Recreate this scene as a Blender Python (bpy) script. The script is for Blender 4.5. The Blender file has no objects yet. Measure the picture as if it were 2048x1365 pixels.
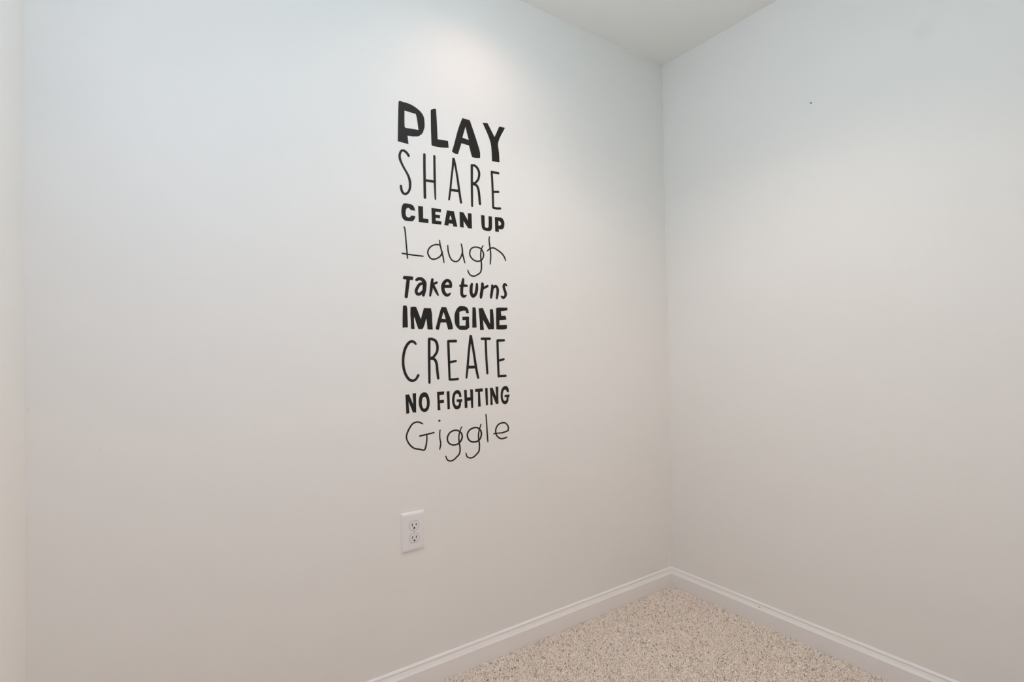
import bpy, bmesh, math, random
from mathutils import Vector, Matrix
from mathutils.geometry import tessellate_polygon

SC = bpy.context.scene
COL = SC.collection

# ---------------------------------------------------------------- camera
def cam_basis(yaw, pitch, roll):
    f = Vector((math.sin(yaw)*math.cos(pitch), math.cos(yaw)*math.cos(pitch), math.sin(pitch)))
    r = Vector((math.cos(yaw), -math.sin(yaw), 0.0))
    u = r.cross(f)
    return (r*math.cos(roll)+u*math.sin(roll), -r*math.sin(roll)+u*math.cos(roll), f)
cam = bpy.data.cameras.new('camera')
cam.sensor_fit = 'HORIZONTAL'; cam.sensor_width = 36.0
cam.lens = 1036.3626/2048*36.0
cam.shift_y = 13.42/2048
cam.clip_start = 0.02; cam.clip_end = 200
camo = bpy.data.objects.new('camera', cam); COL.objects.link(camo)
_r, _u, _f = cam_basis(0.6062121, 0.0113939, -0.0139813)
camo.matrix_world = Matrix(((_r.x,_u.x,-_f.x,-1.915257),(_r.y,_u.y,-_f.y,-1.529135),(_r.z,_u.z,-_f.z,1.048658),(0,0,0,1)))
SC.camera = camo

# ---------------------------------------------------------------- light and exposure
SKY_COLOR = (1.0, .73, .66); SKY_STRENGTH = 3.6
NEAR = ((-1.011, -0.310), (1.000, 0.658, 0.544), 4.95, 141.8, 1.0)   # recessed light by the lettered wall: place, colour, watts, cone, blend
MID = ((-0.782, -0.736), (1.000, 0.802, 0.682), 21.41, 122.5, 1.0)   # recessed light further into the room
TOP_FILL = ((-1.144, -1.000, 2.028), (0.687, 0.881, 1.000), 9.35)           # added fill globe, unseen, hung from the ceiling for soft light
SIDE_FILL = ((-1.953, -0.808, 1.677), (0.647, 0.775, 1.000), 4.37)          # added cool fill globe, unseen, held off the left wall
EXPOSURE = 0.14
w = bpy.data.worlds.new('overcast_sky'); SC.world = w; w.use_nodes = True
bg = w.node_tree.nodes['Background']
bg.inputs[0].default_value = (*SKY_COLOR, 1); bg.inputs[1].default_value = SKY_STRENGTH
vs = SC.view_settings
vs.view_transform = 'Standard'; vs.look = 'None'; vs.gamma = 1.0; vs.exposure = EXPOSURE; vs.use_curve_mapping = False
SC.cycles.use_denoising = True
SC.cycles.max_bounces = 9; SC.cycles.diffuse_bounces = 8; SC.cycles.glossy_bounces = 3; SC.cycles.transparent_max_bounces = 6
SC.cycles.use_adaptive_sampling = True; SC.cycles.adaptive_threshold = 0.03
SC.cycles.caustics_reflective = False; SC.cycles.caustics_refractive = False

XL, YF, H = -2.14443, -3.0, 2.35       # left wall, front wall (behind the camera), ceiling

# ---------------------------------------------------------------- helpers
def link(name, me, mat=None, parent=None, loc=None):
    o = bpy.data.objects.new(name, me); COL.objects.link(o)
    if me is not None and mat is not None: me.materials.append(mat)
    if parent is not None: o.parent = parent
    if loc is not None: o.location = loc
    return o
def empty(name, loc):
    o = bpy.data.objects.new(name, None); COL.objects.link(o); o.location = loc; o.empty_display_size = .05
    return o
def tag(o, label=None, cat=None, group=None, kind=None):
    for k, v in (('label', label), ('category', cat), ('group', group), ('kind', kind)):
        if v: o[k] = v
    return o
def bm_obj(name, bm, mat=None, parent=None, loc=None, smooth=False):
    me = bpy.data.meshes.new(name)
    bmesh.ops.recalc_face_normals(bm, faces=bm.faces)
    bm.to_mesh(me); bm.free()
    if smooth:
        for p in me.polygons: p.use_smooth = True
    return link(name, me, mat, parent, loc)
def add_box(bm, x0, x1, y0, y1, z0, z1):
    v = [bm.verts.new((x, y, z)) for x in (x0, x1) for y in (y0, y1) for z in (z0, z1)]
    for f in ((0,1,3,2),(4,6,7,5),(0,4,5,1),(2,3,7,6),(0,2,6,4),(1,5,7,3)): bm.faces.new([v[i] for i in f])
    return v
def add_lathe(bm, prof, n=32, axis='z'):
    rings = []
    for r, h in prof:
        ring = []
        for k in range(n):
            a = 2*math.pi*k/n; c, s = r*math.cos(a), r*math.sin(a)
            ring.append(bm.verts.new((c, s, h) if axis == 'z' else ((c, -h, s) if axis == 'y' else (-h, c, s))))
        rings.append(ring)
    for a, b in zip(rings, rings[1:]):
        for k in range(n): bm.faces.new((a[k], a[(k+1)%n], b[(k+1)%n], b[k]))
    bm.faces.new(rings[-1]); bm.faces.new(rings[0][::-1])

# ---------------------------------------------------------------- materials
def mat(name, color, rough=0.5, spec=0.5, bump=None, stains=()):
    m = bpy.data.materials.new(name); m.use_nodes = True
    nt = m.node_tree; N, L = nt.nodes, nt.links
    b = N['Principled BSDF']
    b.inputs['Base Color'].default_value = (*color, 1); b.inputs['Roughness'].default_value = rough
    b.inputs['Specular IOR Level'].default_value = spec
    tc = N.new('ShaderNodeTexCoord')
    # a slight unevenness of the surface colour, so that nothing is a single flat tone
    n0 = N.new('ShaderNodeTexNoise'); n0.inputs['Scale'].default_value = 2.2; n0.inputs['Detail'].default_value = 3
    L.new(tc.outputs['Object'], n0.inputs['Vector'])
    mr = N.new('ShaderNodeMapRange'); mr.inputs['To Min'].default_value = 0.985; mr.inputs['To Max'].default_value = 1.015
    L.new(n0.outputs['Fac'], mr.inputs['Value'])
    mx = N.new('ShaderNodeMix'); mx.data_type = 'RGBA'; mx.blend_type = 'MULTIPLY'; mx.inputs['Factor'].default_value = 1
    mx.inputs['A'].default_value = (*color, 1); L.new(mr.outputs['Result'], mx.inputs['B'])
    out = mx.outputs['Result']
    for (center, radius, tone) in stains:       # old spots in the paint
        vd = N.new('ShaderNodeVectorMath'); vd.operation = 'SUBTRACT'; vd.inputs[1].default_value = center
        L.new(tc.outputs['Object'], vd.inputs[0])
        vs_ = N.new('ShaderNodeVectorMath'); vs_.operation = 'DIVIDE'; vs_.inputs[1].default_value = radius
        L.new(vd.outputs[0], vs_.inputs[0])
        ln = N.new('ShaderNodeVectorMath'); ln.operation = 'LENGTH'; L.new(vs_.outputs[0], ln.inputs[0])
        r = N.new('ShaderNodeMapRange'); r.inputs['From Min'].default_value = 1.0; r.inputs['From Max'].default_value = 0.5
        r.inputs['To Min'].default_value = 1.0; r.inputs['To Max'].default_value = tone
        L.new(ln.outputs['Value'], r.inputs['Value'])
        m2 = N.new('ShaderNodeMix'); m2.data_type = 'RGBA'; m2.blend_type = 'MULTIPLY'; m2.inputs['Factor'].default_value = 1
        L.new(out, m2.inputs['A']); L.new(r.outputs['Result'], m2.inputs['B']); out = m2.outputs['Result']
    L.new(out, b.inputs['Base Color'])
    if bump:
        n = N.new('ShaderNodeTexNoise'); n.inputs['Scale'].default_value = bump[0]; n.inputs['Detail'].default_value = 2
        L.new(tc.outputs['Object'], n.inputs['Vector'])
        bp = N.new('ShaderNodeBump'); bp.inputs['Strength'].default_value = bump[1]; bp.inputs['Distance'].default_value = bump[2]
        L.new(n.outputs['Fac'], bp.inputs['Height']); L.new(bp.outputs['Normal'], b.inputs['Normal'])
    return m
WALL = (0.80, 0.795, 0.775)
M_wall_back = mat('wall_paint_back', WALL, .62, .3, (260, .12, .0006),
    stains=[((-1.381, 0, 1.297), (.004, 1, .018), .98), ((-1.365, 0, 1.305), (.005, 1, .007), .97), ((-2.138, 0, .941), (.004, 1, .008), .95), ((-2.0166, 0, .842), (.002, 1, .004), .93)])
M_wall_right = mat('wall_paint_right', WALL, .62, .3, (260, .12, .0006),
    stains=[((0, -.966, 2.006), (1, .034, .034), .975)])
M_wall = mat('wall_paint', WALL, .62, .3, (260, .12, .0006))
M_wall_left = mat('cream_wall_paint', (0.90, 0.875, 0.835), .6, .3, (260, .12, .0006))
M_ceiling = mat('ceiling_paint', (0.87, 0.865, 0.845), .9, .1, (300, .1, .0006))
M_trim = mat('white_trim_paint', (0.82, 0.81, 0.80), .32, .5)
M_vinyl = mat('black_vinyl', (0.015, 0.0145, 0.013), .45, .22)
M_plate = mat('white_plastic', (0.80, 0.785, 0.79), .28, .5)
M_face = mat('receptacle_plastic', (0.76, 0.745, 0.735), .35, .5)
M_slot = mat('dark_slot', (0.02, 0.018, 0.017), .7, .2)
M_hole = mat('hole_grey', (0.33, 0.32, 0.30), .9, .1)
M_metal = mat('screw_paint', (0.62, 0.60, 0.58), .35, .5)
M_back = mat('carpet_backing', (0.30, 0.24, 0.20), .95, .1)
M_scuff = mat('scuff_grey', (0.30, 0.27, 0.24), .8, .2)

# ---------------------------------------------------------------- the room shell
T = 0.12
ZB = -0.012
def shell(name, m, *boxes):
    bm = bmesh.new()
    for b in boxes: add_box(bm, *b)
    return tag(bm_obj(name, bm, m), kind='structure')
wall_back = shell('wall_back', M_wall_back, (XL-T, T, 0, T, ZB, H))
wall_right = shell('wall_right', M_wall_right, (0, T, YF-T, 0, ZB, H))
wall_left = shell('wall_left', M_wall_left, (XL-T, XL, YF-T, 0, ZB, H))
WX0, WX1, WZ0, WZ1 = -1.80, -0.40, 0.75, 2.05
wall_front = shell('wall_front', M_wall, (XL, WX0, YF-T, YF, ZB, H), (WX1, 0, YF-T, YF, ZB, H),
                   (WX0, WX1, YF-T, YF, ZB, WZ0), (WX0, WX1, YF-T, YF, WZ1, H))
ceiling = shell('ceiling', M_ceiling, (XL-T, T, YF-T, T, H, H+T))
floor = shell('floor', M_back, (XL-T, T, YF-T, T, ZB-T, ZB))
tag(wall_back, 'long off-white painted wall carrying the black lettering and the outlet')
tag(wall_right, 'off-white painted wall on the right, bare but for a tiny hole')
tag(wall_left, 'narrow strip of cream painted wall at the left edge')
tag(ceiling, 'flat white ceiling, a triangle of it above the corner')
tag(floor, 'beige carpeted floor in the corner')
tag(wall_front, 'off-white wall behind the camera with the window')

# carpet: cut pile, a tuft on every few square millimetres
def carpet_material():
    m = bpy.data.materials.new('carpet_yarn'); m.use_nodes = True
    nt = m.node_tree; N, L = nt.nodes, nt.links; b = N['Principled BSDF']
    b.inputs['Roughness'].default_value = .95; b.inputs['Specular IOR Level'].default_value = .1
    oi = N.new('ShaderNodeObjectInfo')
    cr = N.new('ShaderNodeValToRGB'); e = cr.color_ramp.elements
    e[0].position = 0; e[0].color = (*CARPET[0], 1); e[1].position = 1; e[1].color = (*CARPET[3], 1)
    for p, c in ((.11, CARPET[1]), (.55, CARPET[2])):
        k = e.new(p); k.color = (*c, 1)
    L.new(oi.outputs['Random'], cr.inputs['Fac']); L.new(cr.outputs['Color'], b.inputs['Base Color'])
    return m
CARPET = [(.38, .32, .275), (.80, .72, .645), (.91, .835, .76), (.97, .90, .83)]
M_yarn = carpet_material()
def carpet_nodes():
    g = bpy.data.node_groups.new('carpet_tufts', 'GeometryNodeTree')
    g.interface.new_socket('Geometry', in_out='INPUT', socket_type='NodeSocketGeometry')
    g.interface.new_socket('Geometry', in_out='OUTPUT', socket_type='NodeSocketGeometry')
    N, L = g.nodes, g.links
    gi, go = N.new('NodeGroupInput'), N.new('NodeGroupOutput')
    dp = N.new('GeometryNodeDistributePointsOnFaces'); dp.distribute_method = 'RANDOM'; dp.inputs['Density'].default_value = 110000; dp.inputs['Seed'].default_value = 4
    L.new(gi.outputs[0], dp.inputs['Mesh'])
    cone = N.new('GeometryNodeMeshCone'); cone.inputs['Vertices'].default_value = 5
    cone.inputs['Radius Top'].default_value = .0014; cone.inputs['Radius Bottom'].default_value = .0022; cone.inputs['Depth'].default_value = .0125
    sm = N.new('GeometryNodeSetMaterial'); sm.inputs['Material'].default_value = M_yarn
    L.new(cone.outputs['Mesh'], sm.inputs['Geometry'])
    ip = N.new('GeometryNodeInstanceOnPoints'); L.new(dp.outputs['Points'], ip.inputs['Points']); L.new(sm.outputs['Geometry'], ip.inputs['Instance'])
    # lean: every tuft its own tilt, and a slow drift that follows the nap
    rv = N.new('FunctionNodeRandomValue'); rv.data_type = 'FLOAT_VECTOR'
    rv.inputs[0].default_value = (-.55, -.55, 0); rv.inputs[1].default_value = (.55, .55, 6.28)
    pos = N.new('GeometryNodeInputPosition')
    nz = N.new('ShaderNodeTexNoise'); nz.inputs['Scale'].default_value = 9; nz.inputs['Detail'].default_value = 2
    L.new(pos.outputs[0], nz.inputs['Vector'])
    sb = N.new('ShaderNodeVectorMath'); sb.operation = 'SUBTRACT'; sb.inputs[1].default_value = (.5, .5, .5); L.new(nz.outputs['Color'], sb.inputs[0])
    ml = N.new('ShaderNodeVectorMath'); ml.operation = 'MULTIPLY'; ml.inputs[1].default_value = (2.2, 2.2, 0); L.new(sb.outputs[0], ml.inputs[0])
    ad = N.new('ShaderNodeVectorMath'); ad.operation = 'ADD'; L.new(rv.outputs[0], ad.inputs[0]); L.new(ml.outputs[0], ad.inputs[1])
    L.new(ad.outputs[0], ip.inputs['Rotation'])
    rs = N.new('FunctionNodeRandomValue'); rs.data_type = 'FLOAT'; rs.inputs[2].default_value = .72; rs.inputs[3].default_value = 1.12
    L.new(rs.outputs[1], ip.inputs['Scale'])
    L.new(ip.outputs['Instances'], go.inputs[0])
    return g
bm = bmesh.new()
PM = .0145
vs4 = [bm.verts.new(p) for p in ((XL+PM, YF+PM, ZB+.001), (-PM, YF+PM, ZB+.001), (-PM, -PM, ZB+.001), (XL+PM, -PM, ZB+.001))]
bm.faces.new(vs4)
pile = bm_obj('carpet_pile', bm, M_back, floor)
tag(pile, 'flecked beige cut-pile carpet', kind='stuff')
pile.modifiers.new('tufts', 'NODES').node_group = carpet_nodes()

# baseboards: flat face, cove, groove and rounded top, mitred in the corners
PROF = [(.0130, ZB), (.0130, .0538), (.0126, .0550), (.0116, .0560), (.0088, .0612), (.0064, .0668), (.0056, .0692), (.0046, .0697), (.0046, .0705),
        (.0060, .0713), (.0060, .0732), (.0050, .0758), (.0032, .0780), (.0012, .0792), (0, .0795)]
def baseboard(name, a, b, out, ma, mb, label):
    # a, b: ends on the wall line; out: unit normal into the room; ma / mb: 1 where the end is mitred into a corner
    bm = bmesh.new(); a, b, out = Vector(a), Vector(b), Vector(out); d = (b-a).normalized()
    ra = [bm.verts.new((*(a + out*o + d*o*ma), z)) for o, z in PROF]
    rb = [bm.verts.new((*(b + out*o - d*o*mb), z)) for o, z in PROF]
    for i in range(len(PROF)-1): bm.faces.new((ra[i], ra[i+1], rb[i+1], rb[i]))
    return tag(bm_obj(name, bm, M_trim), label, kind='structure')
baseboard('baseboard_back', (XL, 0), (0, 0), (0, -1), 1, 1, 'white moulded baseboard under the wall with the lettering')
base_right = baseboard('baseboard_right', (0, 0), (0, YF), (-1, 0), 1, 1, 'white moulded baseboard of the bare right wall, with a grey nick')
baseboard('baseboard_left', (XL, YF), (XL, 0), (1, 0), 1, 1, 'white moulded baseboard of the left wall')
baseboard('baseboard_front', (0, YF), (XL, YF), (0, 1), 1, 1, 'white moulded baseboard behind the camera')
# the grey nick on the right baseboard's cove
bm = bmesh.new()
bmesh.ops.create_icosphere(bm, subdivisions=2, radius=1)
bmesh.ops.scale(bm, vec=(.0009, .0040, .0018), verts=bm.verts)
nick = bm_obj('nick', bm, M_scuff, base_right, (-.0082, -.419, .0622))
nick['label'] = 'small grey nick in the white paint'
# the tiny hole in the right wall
bm = bmesh.new(); add_lathe(bm, [(.0032, 0), (.0030, .0003), (.0022, .0004), (.0019, -.0004), (.0004, -.0006)], 14, 'x')
nh = bm_obj('nail_hole', bm, M_hole, wall_right, (0, -.641, 1.920)); nh['label'] = 'tiny grey nail hole'

# window behind the camera
def window():
    bm = bmesh.new()
    f = .05
    for b in ((WX0, WX0+f, YF-T, YF-.02, WZ0, WZ1), (WX1-f, WX1, YF-T, YF-.02, WZ0, WZ1), (WX0+f, WX1-f, YF-T, YF-.02, WZ0, WZ0+f), (WX0+f, WX1-f, YF-T, YF-.02, WZ1-f, WZ1)):
        add_box(bm, *b)
    fr = tag(bm_obj('window_1', bm, M_trim), 'white double-hung window behind the camera', kind='structure')
    zm = (WZ0+WZ1)/2
    bm = bmesh.new(); add_box(bm, WX0+f, WX1-f, YF-.085, YF-.045, zm-.02, zm+.02); bm_obj('meeting_rail', bm, M_trim, fr)
    g = bpy.data.materials.new('window_glass'); g.use_nodes = True; N, L = g.node_tree.nodes, g.node_tree.links
    N.remove(N['Principled BSDF']); t = N.new('ShaderNodeBsdfTransparent'); t.inputs[0].default_value = (.95, .97, .96, 1)
    gl = N.new('ShaderNodeBsdfGlossy'); gl.inputs['Roughness'].default_value = .02; fz = N.new('ShaderNodeFresnel'); fz.inputs[0].default_value = 1.45
    mx = N.new('ShaderNodeMixShader'); L.new(fz.outputs[0], mx.inputs[0]); L.new(t.outputs[0], mx.inputs[1]); L.new(gl.outputs[0], mx.inputs[2]); L.new(mx.outputs[0], N['Material Output'].inputs[0])
    for z0, z1 in ((WZ0+f, zm-.02), (zm+.02, WZ1-f)):
        bm = bmesh.new(); add_box(bm, WX0+f, WX1-f, YF-.067, YF-.063, z0, z1); bm_obj('pane', bm, g, fr)
window()
bm = bmesh.new(); v = [bm.verts.new(p) for p in ((-30, -60, -.6), (30, -60, -.6), (30, YF-T-.01, -.6), (-30, YF-T-.01, -.6))]; bm.faces.new(v)
tag(bm_obj('ground', bm, mat('lawn', (.16, .19, .10), .95, .1)), 'lawn outside the window', kind='structure')

# recessed lights and two added fill globes (all out of the frame: overhead and beside the camera)
def glow(name, color, strength):
    m = bpy.data.materials.new(name); m.use_nodes = True; b = m.node_tree.nodes['Principled BSDF']
    b.inputs['Base Color'].default_value = (.9, .89, .87, 1)
    b.inputs['Emission Color'].default_value = (*color, 1); b.inputs['Emission Strength'].default_value = strength
    return m
def ring_tube(bm, prof, n=40):
    rings = [[bm.verts.new((r*math.cos(2*math.pi*k/n), r*math.sin(2*math.pi*k/n), z)) for k in range(n)] for r, z in prof]
    for a, b in zip(rings, rings[1:]+rings[:1]):
        for k in range(n): bm.faces.new((a[k], a[(k+1)%n], b[(k+1)%n], b[k]))
def lamp(kind, parent, loc, color, watts, radius):
    ld = bpy.data.lights.new('lamp', kind); ld.energy = watts; ld.color = color; ld.shadow_soft_size = radius
    lo = bpy.data.objects.new('lamp', ld); COL.objects.link(lo); lo.parent = parent; lo.location = loc
    return ld
def globe(bm, r):
    bmesh.ops.create_uvsphere(bm, u_segments=20, v_segments=12, radius=r)
def recessed(label, beams):
    (cx, cy), c = beams[0][:2]
    t = tag(empty('recessed_light', (cx, cy, H)), label, 'ceiling light', 'recessed ceiling lights')
    bm = bmesh.new(); ring_tube(bm, [(.095, 0), (.095, -.002), (.090, -.005), (.078, -.006), (.074, -.003), (.074, 0)]); bm_obj('trim_ring', bm, M_trim, t, smooth=True)
    bm = bmesh.new(); add_lathe(bm, [(.0735, 0), (.0735, -.0015), (.0735, -.002)], 40); bm_obj('lens', bm, glow('lit_lens', c, 1.0), t)
    for _, c, wt, cone, blend in beams:
        ld = lamp('SPOT', t, (0, 0, -.024), c, wt, .015); ld.spot_size = math.radians(cone); ld.spot_blend = blend
recessed('round white recessed ceiling light close to the lettered wall', (NEAR,))
recessed('round white recessed ceiling light further from the lettered wall', (MID,))
p, c, wt = TOP_FILL
t = tag(empty('top_fill', (p[0], p[1], H)), 'added fill globe, out of view, hanging from the middle of the ceiling', 'ceiling light')
bm = bmesh.new(); add_lathe(bm, [(.070, 0), (.070, -.012), (.055, -.022), (.020, -.026), (.020, -.075), (.045, -.080), (.045, -.092)], 32); bm_obj('canopy', bm, M_metal, t)
bm = bmesh.new(); globe(bm, .118); bm_obj('fill_shade', bm, glow('top_fill_glow', c, wt/(4*math.pi**2*.118**2)), t, (0, 0, p[2]-H), smooth=True)
p, c, wt = SIDE_FILL
t = tag(empty('side_fill', (XL, p[1], p[2])), 'small added fill globe, out of view, on an arm from the cream left wall', 'wall light')
bm = bmesh.new(); add_lathe(bm, [(.055, 0), (.055, -.010), (.040, -.018), (.012, -.022), (.012, -(p[0]-XL)+.076), (.03, -(p[0]-XL)+.072)], 28, 'x'); bm_obj('arm', bm, M_metal, t)
bm = bmesh.new(); globe(bm, .078); bm_obj('fill_shade', bm, glow('side_fill_glow', c, wt/(4*math.pi**2*.078**2)), t, (p[0]-XL, 0, 0), smooth=True)

# ---------------------------------------------------------------- duplex outlet on the lettered wall
PX, PZ, PW, PH = -1.2463, .4933, .0785, .1235
out = tag(empty('electrical_outlet', (PX, 0, PZ)), 'white two-socket electrical outlet low on the wall under the lettering', 'outlet')
def plate():
    bm = bmesh.new()
    loops = []
    # rounded rectangle loops, from the wall outwards: the edge rolls over into a gently domed face
    def rr(hw, hh, r, y, n=5):
        pts = []
        for cx, cz, a0 in ((hw-r, hh-r, 0), (-hw+r, hh-r, 90), (-hw+r, -hh+r, 180), (hw-r, -hh+r, 270)):
            for k in range(n+1):
                a = math.radians(a0+90*k/n); pts.append((cx+r*math.cos(a), y, cz+r*math.sin(a)))
        return pts
    for ins, y, r in ((0, 0, .003), (0, -.0008, .003), (.0008, -.0024, .003), (.0028, -.0042, .003), (.0058, -.0055, .003), (.0090, -.0061, .003), (.0125, -.0063, .003)):
        loops.append([bm.verts.new(p) for p in rr(PW/2-ins, PH/2-ins, max(r-ins*.1, .0015), y)])
    n = len(loops[0])
    for a, b in zip(loops, loops[1:]):
        for k in range(n): bm.faces.new((a[k], a[(k+1)%n], b[(k+1)%n], b[k]))
    bm.faces.new(loops[-1])
    o = bm_obj('wall_plate', bm, M_plate, out, smooth=True)
    return o
plate()
def d_shape(hw, hh, n=10):
    # a circle cut flat at top and bottom: the duplex face
    pts = []
    for k in range(4*n):
        a = 2*math.pi*k/(4*n); pts.append((hw*math.cos(a), max(-hh, min(hh, hw*math.sin(a)))))
    return pts
def prism_y(bm, pts, y0, y1, bev=0.0):
    a = [bm.verts.new((x, y0, z)) for x, z in pts]; b = [bm.verts.new((x, y1+bev, z)) for x, z in pts]
    n = len(pts)
    for k in range(n): bm.faces.new((a[k], a[(k+1)%n], b[(k+1)%n], b[k]))
    if bev:
        s = 1 - bev/.0172
        c = [bm.verts.new((x*s, y1, z*s)) for x, z in pts]
        for k in range(n): bm.faces.new((b[k], b[(k+1)%n], c[(k+1)%n], c[k]))
        b = c
    bm.faces.new(b)
def disc(r, n=14, cx=0, cz=0): return [(cx+r*math.cos(2*math.pi*k/n), cz+r*math.sin(2*math.pi*k/n)) for k in range(n)]
for dz in (.0196, -.0196):
    # a dark gap round the face, then the face itself
    rx = PX+.0030-PX
    bm = bmesh.new(); prism_y(bm, d_shape(.0178, .0152), -.0058, -.0066); gap = bm_obj('receptacle', bm, mat('gap_grey', (.40, .38, .36), .8, .2), out, (rx, 0, dz))
    bm = bmesh.new(); prism_y(bm, d_shape(.0169, .0143), -.0058, -.0073, .0006); bm_obj('face', bm, M_face, gap)
    for sx, hh in ((-.0064, .0044), (.0064, .0038)):
        bm = bmesh.new(); add_box(bm, sx-.0012, sx+.0012, -.00745, -.0070, .0028-hh, .0028+hh); bm_obj('slot', bm, M_slot, gap)
    bm = bmesh.new(); prism_y(bm, disc(.0029, cz=-.0076), -.0070, -.00745); bm_obj('ground_hole', bm, M_slot, gap)
    bm = bmesh.new(); add_box(bm, -.0045, .0045, -.0076, -.0070, -.0128, -.0119); bm_obj('lip', bm, M_face, gap)
bm = bmesh.new(); add_lathe(bm, [(.0026, .0058), (.0026, .0066), (.0019, .0071)], 16, 'y')
scr = bm_obj('screw', bm, M_metal, out, (.0030, 0, 0))
bm = bmesh.new(); add_box(bm, -.0018, .0018, -.0073, -.0070, -.0003, .0003); bm_obj('slot', bm, M_slot, scr)

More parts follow.
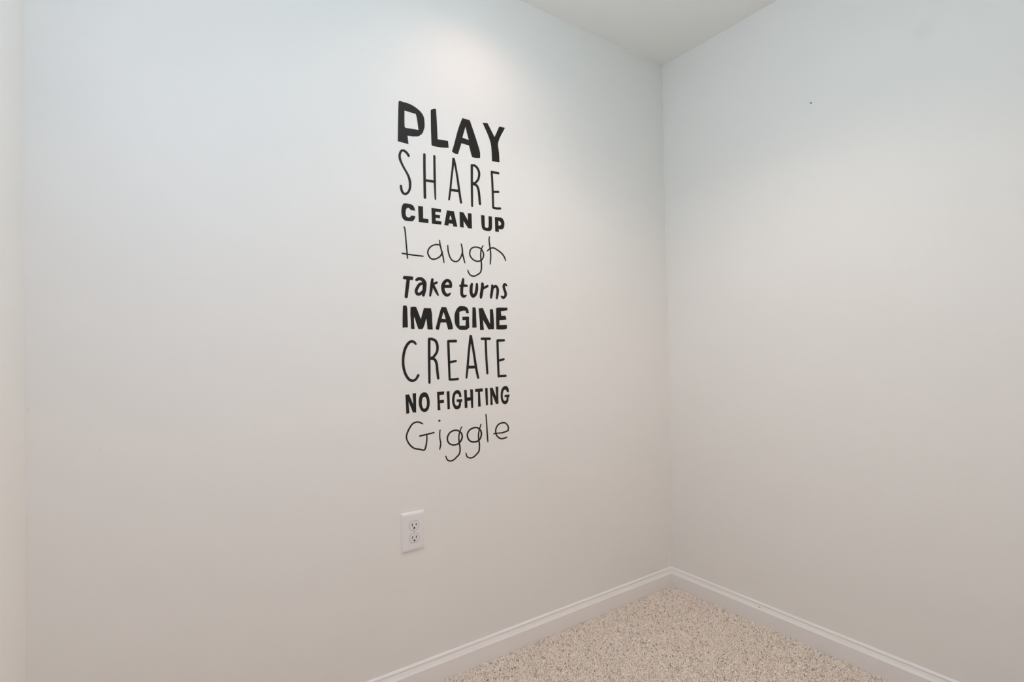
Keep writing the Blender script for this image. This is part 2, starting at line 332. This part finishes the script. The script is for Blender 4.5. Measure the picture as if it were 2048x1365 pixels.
# ---------------------------------------------------------------- vinyl lettering (coordinates on the wall, tenths of a millimetre)
VT = .00022
WORDS = [
 ('PLAY', [
  ('p',[[(-12761,18463),(-12719,18504),(-12571,18498),(-12427,18496),(-12296,18472),(-12164,18426),(-12045,18364),(-11952,18281),(-11905,18206),(-11883,18123),(-11876,18012),(-11878,17874),(-11911,17766),(-11946,17664),(-11987,17630),(-11971,17608),(-12028,17583),(-12055,17545),(-12089,17538),(-12109,17511),(-12149,17506),(-12183,17489),(-12203,17499),(-12243,17478),(-12349,17468),(-12473,17456),(-12441,17189),(-12805,17204)],[(-12565,18234),(-12180,18221),(-12142,18072),(-12093,17729),(-12535,17692),(-12567,17728)]]),
  ('p',[[(-11652,18491),(-11538,18559),(-11461,18572),(-11433,18155),(-11414,17581),(-11029,17611),(-11007,17383),(-11169,17351),(-11356,17329),(-11585,17321),(-11638,17337),(-11651,17825)]]),
  ('p',[[(-10467,18518),(-10182,18512),(-10049,18202),(-9895,17814),(-9789,17500),(-9784,17292),(-9954,17258),(-10097,17253),(-10130,17312),(-10225,17632),(-10520,17644),(-10656,17245),(-10752,17235),(-10887,17282),(-10787,17602),(-10652,18060),(-10534,18375)],[(-10356,18245),(-10233,17823),(-10480,17842)]]),
  ('p',[[(-9667,18550),(-9464,18589),(-9175,18163),(-8972,18587),(-8725,18599),(-9024,18003),(-8995,17639),(-8979,17306),(-9300,17277),(-9308,17596),(-9336,17870),(-9377,18001),(-9457,18180)]]),
 ]),
 ('SHARE', [
  ('s',[[(-12444,16824,87),(-12491,16885,86),(-12559,16935,83),(-12640,16950,72),(-12701,16905,69),(-12738,16814,73),(-12747,16736,79),(-12731,16644,83),(-12679,16527,75),(-12599,16389,73),(-12513,16265,73),(-12446,16137,81),(-12409,16002,88),(-12406,15874,84),(-12423,15755,75),(-12480,15643,70),(-12576,15576,73),(-12650,15608,83),(-12696,15690,82),(-12714,15808,80)]]),
  ('s',[[(-11895,16971,88),(-11900,16551,88),(-11896,15577,88)],[(-11539,16989,80),(-11540,16621,80),(-11536,16158,80),(-11522,15584,53)],[(-11874,16137,79),(-11558,16154,80)]]),
  ('s',[[(-10829,17038,96),(-10866,16754,75),(-10923,16353,70),(-10967,15979,70),(-11018,15650,65)],[(-10829,17038,104),(-10762,16821,76),(-10684,16396,81),(-10630,16013,83),(-10565,15622,81)],[(-10942,15983,83),(-10630,16001,84)]]),
  ('s',[[(-10123,16969,92),(-10132,16355,87),(-10133,15572,76)],[(-10123,16969,75),(-10014,16984,83),(-9905,16917,93),(-9838,16787,92),(-9837,16669,85),(-9884,16518,78),(-9995,16391,72),(-10091,16358,72)],[(-10092,16334,82),(-9956,16316,91),(-9883,16210,95),(-9847,16026,93),(-9819,15693,93)]]),
  ('s',[[(-9318,16898,84),(-9291,16407,84),(-9275,15641,83)],[(-9312,16894,84),(-9036,16902,84)],[(-9278,16197,74),(-9041,16236,74)],[(-9275,15649,83),(-9138,15633,81),(-8978,15654,80)]]),
 ]),
 ('CLEAN UP', [
  ('p',[[(-12620,15274),(-12538,15287),(-12439,15285),(-12356,15274),(-12302,15243),(-12266,15184),(-12244,15095),(-12400,15097),(-12418,15127),(-12449,15148),(-12490,15151),(-12531,15123),(-12557,15073),(-12567,15003),(-12563,14927),(-12544,14879),(-12508,14854),(-12462,14849),(-12416,14871),(-12398,14899),(-12388,14924),(-12239,14926),(-12251,14860),(-12280,14804),(-12336,14749),(-12409,14735),(-12500,14731),(-12582,14733),(-12644,14767),(-12688,14833),(-12707,14932),(-12711,15033),(-12698,15137),(-12670,15217)]]),
  ('p',[[(-12139,15265),(-11968,15274),(-11966,14890),(-11782,14891),(-11781,14757),(-12123,14752)]]),
  ('p',[[(-11669,15273),(-11321,15288),(-11324,15178),(-11528,15167),(-11527,15076),(-11358,15080),(-11366,14973),(-11523,14971),(-11517,14877),(-11307,14879),(-11318,14771),(-11659,14761)]]),
  ('p',[[(-11102,15279),(-10842,15285),(-10715,14776),(-10874,14766),(-10888,14855),(-11037,14851),(-11056,14772),(-11212,14768)],[(-10986,15116),(-10960,15111),(-10926,14986),(-11017,14986)]]),
  ('p',[[(-10628,15295),(-10475,15298),(-10306,15051),(-10305,15299),(-10159,15305),(-10148,14784),(-10304,14786),(-10477,15006),(-10473,14780),(-10620,14781)]]),
  ('p',[[(-9782,15310),(-9636,15310),(-9628,14943),(-9610,14901),(-9545,14893),(-9492,14916),(-9476,14963),(-9473,15311),(-9330,15318),(-9334,14925),(-9355,14856),(-9415,14798),(-9520,14782),(-9650,14791),(-9733,14841),(-9762,14937)]]),
  ('p',[[(-9211,15317),(-9034,15327),(-8926,15329),(-8859,15281),(-8812,15197),(-8807,15106),(-8829,15001),(-8892,14925),(-9054,14905),(-9043,14805),(-9203,14807)],[(-9066,15202),(-9009,15193),(-8956,15143),(-8946,15100),(-8985,15044),(-9063,15037)]]),
 ]),
 ('Laugh', [
  ('s',[[(-12629,14534,38),(-12596,14445,47),(-12570,14145,47),(-12530,13652,47),(-12520,13544,40)],[(-12697,13687,44),(-12356,13669,44),(-11982,13665,40)]]),
  ('s',[[(-11386,14089,48),(-11510,14092,46),(-11658,14038,45),(-11769,13937,47),(-11819,13809,51),(-11784,13702,52),(-11712,13620,50),(-11603,13603,47),(-11466,13654,46),(-11353,13744,48),(-11294,13874,50)],[(-11389,14240,41),(-11366,14080,51),(-11302,13839,51),(-11261,13685,51),(-11238,13528,41)]]),
  ('s',[[(-11088,14110,41),(-11073,13907,52),(-11012,13731,52),(-10937,13635,50),(-10808,13594,46),(-10690,13646,46),(-10597,13770,49),(-10542,13914,50)],[(-10577,14212,43),(-10540,14054,54),(-10529,13893,54),(-10492,13745,54),(-10447,13592,43)]]),
  ('s',[[(-9783,14120,51),(-9893,14163,49),(-10057,14163,46),(-10193,14090,47),(-10249,13967,53),(-10237,13851,55),(-10158,13753,53),(-10037,13694,49),(-9900,13690,47),(-9775,13753,48),(-9704,13879,54),(-9707,13997,57),(-9783,14120,56)],[(-9717,14246,39),(-9797,14083,48),(-9815,13868,55),(-9791,13633,56),(-9794,13444,54),(-9837,13310,50),(-9962,13218,47),(-10099,13160,47),(-10234,13185,51),(-10307,13273,49),(-10331,13341,41)]]),
  ('s',[[(-9448,14587,42),(-9464,14477,51),(-9439,14264,57),(-9406,14027,57),(-9409,13835,56),(-9427,13634,45)],[(-9541,14086,43),(-9418,14182,47),(-9275,14214,50),(-9104,14150,54),(-8931,14050,56),(-8831,13938,59),(-8777,13816,45)]]),
 ]),
 ('Take turns', [
  ('m',[('p',[[(-12663,12978),(-12510,12985),(-12346,12982),(-12337,12955),(-12342,12895),(-12366,12863),(-12511,12866),(-12647,12872),(-12681,12888),(-12682,12930)]]),('s',[[(-12507,12875,112),(-12547,12592,112),(-12581,12331,106)]])]),
  ('s',[[(-12223,12884,89),(-12162,12920,97),(-12087,12930,101),(-12004,12893,122),(-11948,12810,134),(-11945,12715,132),(-11956,12584,126),(-11991,12407,97)],[(-12005,12780,77),(-12061,12772,92),(-12127,12738,93),(-12193,12647,95),(-12241,12533,99),(-12214,12449,101),(-12159,12428,93),(-12084,12456,92),(-12008,12529,83)]]),
  ('s',[[(-11666,12935,87),(-11692,12774,100),(-11714,12598,99),(-11753,12402,68)],[(-11644,12786,73),(-11576,12817,74),(-11510,12846,74)],[(-11630,12726,96),(-11550,12582,96),(-11470,12441,61)]]),
  ('s',[[(-11245,12741,96),(-11106,12748,96),(-11005,12755,96)],[(-11003,12756,110),(-10999,12837,102),(-11038,12911,108),(-11128,12943,97),(-11223,12880,109),(-11284,12774,115),(-11290,12668,121),(-11257,12545,121),(-11189,12469,110),(-11120,12453,98),(-11059,12481,76),(-11021,12518,50)]]),
  ('s',[[(-10521,13025,80),(-10536,12919,112),(-10564,12790,112),(-10581,12662,113),(-10583,12553,110),(-10563,12482,113),(-10512,12448,102),(-10449,12461,74),(-10407,12483,41)],[(-10641,12790,72),(-10527,12806,86),(-10423,12813,87),(-10369,12807,61)]]),
  ('s',[[(-10180,12883,86),(-10208,12785,115),(-10218,12647,116),(-10206,12556,117),(-10165,12489,125),(-10123,12477,110),(-10058,12527,108),(-10014,12622,114),(-9990,12752,112),(-9983,12890,88)]]),
  ('s',[[(-9761,12915,109),(-9763,12813,119),(-9787,12672,118),(-9816,12531,118),(-9828,12442,92)],[(-9720,12759,71),(-9654,12803,83),(-9552,12854,83)]]),
  ('s',[[(-9359,12880,90),(-9355,12791,109),(-9380,12648,107),(-9404,12543,107),(-9416,12458,81)],[(-9344,12773,81),(-9287,12842,88),(-9197,12867,92),(-9141,12794,105),(-9132,12690,104),(-9151,12566,102),(-9175,12449,80)]]),
  ('s',[[(-8750,12924,60),(-8795,12959,81),(-8853,12944,95),(-8872,12868,106),(-8845,12774,107),(-8806,12680,107),(-8796,12594,105),(-8838,12516,94),(-8907,12481,94),(-8966,12514,78)]]),
 ]),
 ('IMAGINE', [
  ('p',[[(-12691,12044),(-12571,12049),(-12550,11941),(-12544,11729),(-12535,11361),(-12715,11349),(-12711,11640),(-12704,11851)]]),
  ('p',[[(-12440,12005),(-12340,12027),(-12248,12019),(-12203,11911),(-12090,11635),(-11978,11995),(-11726,11996),(-11718,11937),(-11695,11825),(-11689,11580),(-11673,11303),(-11859,11309),(-11893,11627),(-11907,11643),(-11971,11435),(-12024,11322),(-12071,11313),(-12178,11309),(-12219,11413),(-12316,11698),(-12326,11633),(-12307,11309),(-12436,11315),(-12437,11562),(-12448,11775),(-12444,11902)]]),
  ('p',[[(-11343,12055),(-11175,12053),(-11098,11862),(-11021,11686),(-10944,11446),(-10935,11330),(-11026,11320),(-11116,11310),(-11144,11416),(-11182,11544),(-11384,11539),(-11451,11305),(-11509,11299),(-11577,11333),(-11526,11497),(-11455,11744),(-11393,11940)],[(-11278,11891),(-11238,11786),(-11199,11653),(-11350,11666)]]),
  ('p',[[(-10668,12107),(-10512,12114),(-10436,12096),(-10371,12055),(-10333,11985),(-10313,11879),(-10417,11868),(-10433,11925),(-10446,11960),(-10535,11959),(-10682,11911),(-10683,11452),(-10451,11456),(-10442,11646),(-10570,11636),(-10571,11754),(-10309,11766),(-10312,11585),(-10298,11404),(-10348,11355),(-10425,11316),(-10669,11312),(-10759,11372),(-10832,11460),(-10864,11572),(-10871,11712),(-10861,11835),(-10814,11958),(-10744,12055)]]),
  ('p',[[(-10172,12085),(-10055,12090),(-10035,11977),(-10027,11736),(-10016,11399),(-10188,11391),(-10184,11684)]]),
  ('p',[[(-9927,12063),(-9757,12084),(-9646,11854),(-9469,11541),(-9470,12046),(-9348,12056),(-9327,11904),(-9308,11608),(-9306,11352),(-9545,11343),(-9629,11484),(-9758,11661),(-9743,11501),(-9721,11321),(-9882,11309),(-9889,11595),(-9913,11884)]]),
  ('p',[[(-9212,12100),(-9094,12120),(-8731,12132),(-8720,12044),(-8856,12014),(-9012,11989),(-8991,11835),(-8817,11845),(-8794,11781),(-8771,11706),(-8922,11687),(-9075,11673),(-9078,11504),(-8756,11516),(-8761,11380),(-8867,11354),(-9047,11346),(-9210,11349),(-9220,11610),(-9215,11907)]]),
 ]),
 ('CREATE', [
  ('s',[[(-12275,10836,64),(-12333,10897,80),(-12426,10919,82),(-12542,10843,89),(-12647,10661,91),(-12701,10425,86),(-12708,10211,86),(-12678,10018,86),(-12612,9844,85),(-12510,9711,83),(-12406,9674,78),(-12313,9692,76),(-12254,9755,79),(-12201,9836,84)]]),
  ('s',[[(-11806,10993,92),(-11814,10412,92),(-11815,9590,80)],[(-11806,10993,84),(-11699,10993,85),(-11577,10931,95),(-11515,10775,94),(-11533,10586,88),(-11633,10442,85),(-11707,10388,85),(-11804,10378,84)],[(-11780,10356,84),(-11707,10361,84),(-11610,10320,89),(-11551,10185,93),(-11529,9961,93),(-11500,9715,89)]]),
  ('s',[[(-11115,10926,86),(-11099,10288,86),(-11082,9658,76)],[(-11110,10926,86),(-10826,10933,87)],[(-11074,10230,80),(-10838,10262,71)],[(-11077,9658,77),(-10942,9653,77),(-10769,9666,78)]]),
  ('s',[[(-10257,11098,96),(-10331,10621,85),(-10393,10066,85),(-10441,9697,69)],[(-10252,11098,97),(-10164,10666,91),(-10065,10057,92),(-9984,9675,84)],[(-10374,10047,93),(-10065,10046,94)]]),
  ('s',[[(-9820,11013,85),(-9488,11015,86)],[(-9660,10995,86),(-9642,10378,86),(-9608,9822,86)]]),
  ('s',[[(-9171,10949,92),(-9161,10323,92),(-9142,9689,86)],[(-9165,10954,92),(-8895,10962,85)],[(-9139,10250,83),(-8915,10287,78)],[(-9136,9696,84),(-8846,9698,85)]]),
 ]),
 ('NO FIGHTING', [
  ('p',[[(-12648,9243),(-12524,9247),(-12387,8927),(-12406,9271),(-12285,9272),(-12287,8920),(-12287,8661),(-12399,8661),(-12543,9014),(-12533,8860),(-12519,8651),(-12626,8640),(-12634,8943)]]),
  ('p',[[(-11987,9282),(-11919,9260),(-11868,9191),(-11831,9094),(-11815,8983),(-11816,8888),(-11835,8795),(-11870,8719),(-11927,8665),(-12004,8652),(-12072,8672),(-12130,8727),(-12171,8811),(-12195,8914),(-12198,9007),(-12184,9108),(-12149,9199),(-12098,9254),(-12047,9279)],[(-12002,9143),(-11959,9117),(-11926,9045),(-11914,8958),(-11920,8864),(-11946,8791),(-11998,8756),(-12045,8779),(-12074,8843),(-12089,8930),(-12080,9023),(-12057,9104)]]),
  ('p',[[(-11551,9270),(-11290,9278),(-11292,9170),(-11460,9165),(-11457,9000),(-11298,9001),(-11304,8897),(-11448,8892),(-11431,8672),(-11538,8676),(-11537,8933)]]),
  ('p',[[(-11201,9270),(-11093,9275),(-11088,8977),(-11084,8679),(-11173,8671),(-11185,8983)]]),
  ('p',[[(-10794,9292),(-10728,9274),(-10675,9209),(-10650,9134),(-10643,9059),(-10727,9053),(-10747,9132),(-10804,9179),(-10863,9153),(-10897,9074),(-10911,8966),(-10900,8855),(-10860,8787),(-10810,8769),(-10768,8788),(-10743,8838),(-10742,8889),(-10829,8900),(-10832,8983),(-10615,8984),(-10625,8885),(-10662,8884),(-10668,8781),(-10711,8689),(-10779,8653),(-10862,8655),(-10927,8704),(-10971,8795),(-10999,8898),(-11001,9008),(-10979,9130),(-10936,9223),(-10869,9278)]]),
  ('p',[[(-10543,9283),(-10437,9283),(-10432,9025),(-10299,9028),(-10308,9297),(-10196,9287),(-10192,8995),(-10193,8659),(-10275,8657),(-10284,8915),(-10421,8909),(-10420,8675),(-10526,8675),(-10530,8979)]]),
  ('p',[[(-10112,9296),(-9802,9304),(-9799,9193),(-9917,9189),(-9904,8963),(-9893,8682),(-10002,8683),(-9998,9190),(-10108,9189)]]),
  ('p',[[(-9712,9303),(-9607,9305),(-9601,9015),(-9598,8710),(-9684,8706),(-9700,9020)]]),
  ('p',[[(-9516,9301),(-9398,9304),(-9260,8988),(-9280,9328),(-9162,9331),(-9166,9060),(-9163,8727),(-9269,8723),(-9414,9046),(-9409,8863),(-9403,8704),(-9499,8704),(-9498,9009)]]),
  ('p',[[(-8853,9336),(-8784,9318),(-8733,9251),(-8717,9179),(-8718,9107),(-8801,9108),(-8813,9162),(-8873,9215),(-8925,9189),(-8965,9106),(-8979,9007),(-8968,8892),(-8931,8833),(-8879,8812),(-8836,8834),(-8818,8883),(-8812,8940),(-8903,8945),(-8902,9024),(-8689,9030),(-8695,8936),(-8734,8935),(-8740,8821),(-8777,8744),(-8847,8695),(-8933,8701),(-9001,8752),(-9050,8854),(-9070,8969),(-9063,9097),(-9036,9209),(-8974,9299),(-8914,9332)]]),
 ]),
 ('Giggle', [
  ('s',[[(-12072,8278,43),(-12166,8332,47),(-12283,8354,48),(-12424,8301,51),(-12553,8130,56),(-12624,7955,51),(-12603,7803,48),(-12502,7641,51),(-12364,7529,46),(-12201,7482,47),(-12059,7439,48),(-11999,7465,54),(-11954,7602,54),(-11931,7775,48),(-11934,7907,43)],[(-12174,7900,49),(-11933,7928,49),(-11676,7960,45)]]),
  ('m',[('s',[[(-11457,8019,40),(-11471,7882,45),(-11461,7725,44),(-11438,7589,49),(-11457,7469,50),(-11478,7397,40)]]),('dot',('s',[[(-11482,8329,68),(-11472,8326,68)]]))]),
  ('s',[[(-10722,7887,50),(-10812,7948,49),(-10966,7956,51),(-11107,7891,55),(-11185,7764,56),(-11179,7628,53),(-11100,7529,49),(-10960,7480,50),(-10806,7497,53),(-10688,7586,58),(-10633,7729,58),(-10671,7848,54),(-10722,7887,50)],[(-10655,8048,40),(-10722,7898,47),(-10763,7743,52),(-10753,7537,51),(-10722,7351,52),(-10746,7171,53),(-10851,7070,51),(-10980,6984,49),(-11108,6967,44),(-11208,7025,45),(-11257,7139,40)]]),
  ('s',[[(-9948,7905,51),(-10070,7975,51),(-10232,7967,53),(-10367,7899,57),(-10435,7778,59),(-10410,7637,55),(-10319,7535,51),(-10185,7493,51),(-10050,7506,54),(-9940,7576,60),(-9882,7723,61),(-9903,7842,58),(-9948,7905,55)],[(-9896,8067,42),(-9968,7872,50),(-9997,7734,55),(-9994,7571,54),(-9965,7380,54),(-9987,7172,56),(-10070,7077,53),(-10220,6980,50),(-10354,6973,45),(-10459,7033,47),(-10497,7145,43)]]),
  ('s',[[(-9687,8393,44),(-9675,8246,50),(-9658,7937,55),(-9636,7580,55),(-9624,7444,44)]]),
  ('s',[[(-9380,7697,43),(-9209,7699,43),(-9007,7696,49),(-8773,7745,51)],[(-8773,7745,59),(-8762,7878,57),(-8856,8008,50),(-9002,8045,49),(-9176,8000,53),(-9278,7878,57),(-9295,7736,56),(-9240,7599,51),(-9098,7495,52),(-8953,7490,54),(-8826,7518,43)]]),
 ]),
]

def catmull(p, sub=5):
    if len(p) < 3: return p
    q = []
    for i in range(len(p)-1):
        a, b, c, d = p[max(i-1, 0)], p[i], p[i+1], p[min(i+2, len(p)-1)]
        for k in range(sub):
            t = k/sub
            q.append(tuple(.5*(2*b[j] + (c[j]-a[j])*t + (2*a[j]-5*b[j]+4*c[j]-d[j])*t*t + (3*b[j]-a[j]-3*c[j]+d[j])*t**3) for j in range(3)))
    q.append(p[-1]); return q
def stroke_into(bm, pts, ox, oz, lift):
    p = [(x*1e-4-ox, z*1e-4-oz, wd*1.05e-4) for x, z, wd in catmull(pts)]
    n = len(p); L_, R_ = [], []
    y = -VT-lift
    dirs = []
    for i in range(n):
        a, b = p[max(i-1, 0)], p[min(i+1, n-1)]
        d = Vector((b[0]-a[0], b[1]-a[1])); dirs.append(d.normalized() if d.length > 1e-9 else Vector((1, 0)))
    for (x, z, wd), d in zip(p, dirs):
        L_.append(bm.verts.new((x-d.y*wd/2, y, z+d.x*wd/2))); R_.append(bm.verts.new((x+d.y*wd/2, y, z-d.x*wd/2)))
    for i in range(n-1): bm.faces.new((L_[i], R_[i], R_[i+1], L_[i+1]))
    rim = []
    def cap(c, d, first, last):
        vs_ = [first]
        for k in range(1, 7):
            a = math.pi*k/7; s, co = math.sin(a), math.cos(a)
            side = Vector((-d.y, d.x))
            q = side*co + d*s
            vs_.append(bm.verts.new((c[0]+q.x*c[2]/2, y, c[1]+q.y*c[2]/2)))
        vs_.append(last)
        bm.faces.new(vs_); return vs_
    end = cap(p[-1], dirs[-1], L_[-1], R_[-1])
    start = cap(p[0], -dirs[0], R_[0], L_[0])
    rim = L_[:-1] + end + R_[-2:0:-1] + start[:-1]
    low = [bm.verts.new((v.co.x, 0, v.co.z)) for v in rim]
    m = len(rim)
    for k in range(m):
        if rim[k] is not rim[(k+1) % m]: bm.faces.new((rim[k], rim[(k+1) % m], low[(k+1) % m], low[k]))
def round_off(lp):
    # gentle bends become curves, sharp corners stay
    n = len(lp); P2 = [Vector(q) for q in lp]
    def corner(i):
        a, b = P2[i]-P2[i-1], P2[(i+1) % n]-P2[i]
        return a.length < 1 or b.length < 1 or a.angle(b) > .80
    cr = [corner(i) for i in range(n)]
    out = []
    for i in range(n):
        a, b, c, d = P2[i-1], P2[i], P2[(i+1) % n], P2[(i+2) % n]
        out.append(tuple(b))
        L1 = (c-b).length
        if cr[i] and cr[(i+1) % n]: continue
        tb = (c-b) if cr[i] else (c-a).normalized()*L1
        tc = (c-b) if cr[(i+1) % n] else (d-b).normalized()*L1
        for k in (1, 2, 3):
            t = k/4
            out.append(tuple(b*(2*t**3-3*t*t+1) + tb*(t**3-2*t*t+t) + c*(-2*t**3+3*t*t) + tc*(t**3-t*t)))
    return out
def poly_into(bm, loops, ox, oz):
    loops = [round_off(lp) for lp in loops]
    vl = [[Vector((x*1e-4-ox, z*1e-4-oz, 0)) for x, z in lp] for lp in loops]
    flat = [v for lp in vl for v in lp]
    bv = [bm.verts.new((v.x, -VT, v.y)) for v in flat]
    for t in tessellate_polygon(vl):
        try: bm.faces.new([bv[i] for i in t])
        except ValueError: pass
    k0 = 0
    for lp in vl:
        n = len(lp); low = [bm.verts.new((v.x, 0, v.y)) for v in lp]
        for k in range(n): bm.faces.new((bv[k0+k], bv[k0+(k+1) % n], low[(k+1) % n], low[k]))
        k0 += n
def coords(L):
    if L[0] == 'p': return [q for lp in L[1] for q in lp]
    if L[0] == 's': return [q for s in L[1] for q in s]
    if L[0] == 'dot': return coords(L[1])
    return [q for k in L[1] for q in coords(k)]
def fill(bm, L, ox, oz):
    if L[0] == 'p': poly_into(bm, L[1], ox, oz)
    elif L[0] == 's':
        for i, s in enumerate(L[1]): stroke_into(bm, s, ox, oz, (i+1)*.00001)
    elif L[0] == 'm':
        for k in L[1]:
            if k[0] != 'dot': fill(bm, k, ox, oz)
LOOK = {'PLAY': 'largest heavy black block letters reading PLAY, topmost word on the wall',
        'SHARE': 'tall thin black capitals reading SHARE, second line under PLAY',
        'CLEAN UP': 'small heavy black capitals reading CLEAN UP, under SHARE',
        'Laugh': 'thin black childlike handwriting reading Laugh, under CLEAN UP',
        'Take turns': 'rounded black slanted lower-case lettering reading Take turns',
        'IMAGINE': 'heavy black cut-out capitals reading IMAGINE, in the middle of the lettering',
        'CREATE': 'tall thin black capitals reading CREATE, under IMAGINE',
        'NO FIGHTING': 'condensed bold black capitals reading NO FIGHTING, rising to the right',
        'Giggle': 'thin black childlike handwriting reading Giggle, lowest word on the wall'}
for text, letters in WORDS:
    q = [c for L in letters for c in coords(L)]
    ox = (min(c[0] for c in q)+max(c[0] for c in q))*.5e-4; oz = min(c[1] for c in q)*1e-4
    root = tag(empty('lettering', (ox, 0, oz)), LOOK[text], 'wall decal', 'black vinyl words on the wall')
    for L in letters:
        bm = bmesh.new(); fill(bm, L, ox, oz)
        lt = bm_obj('letter', bm, M_vinyl, root)
        if L[0] == 'm':
            for k in L[1]:
                if k[0] == 'dot':
                    bm = bmesh.new(); fill(bm, k[1], ox, oz); bm_obj('dot', bm, M_vinyl, lt)
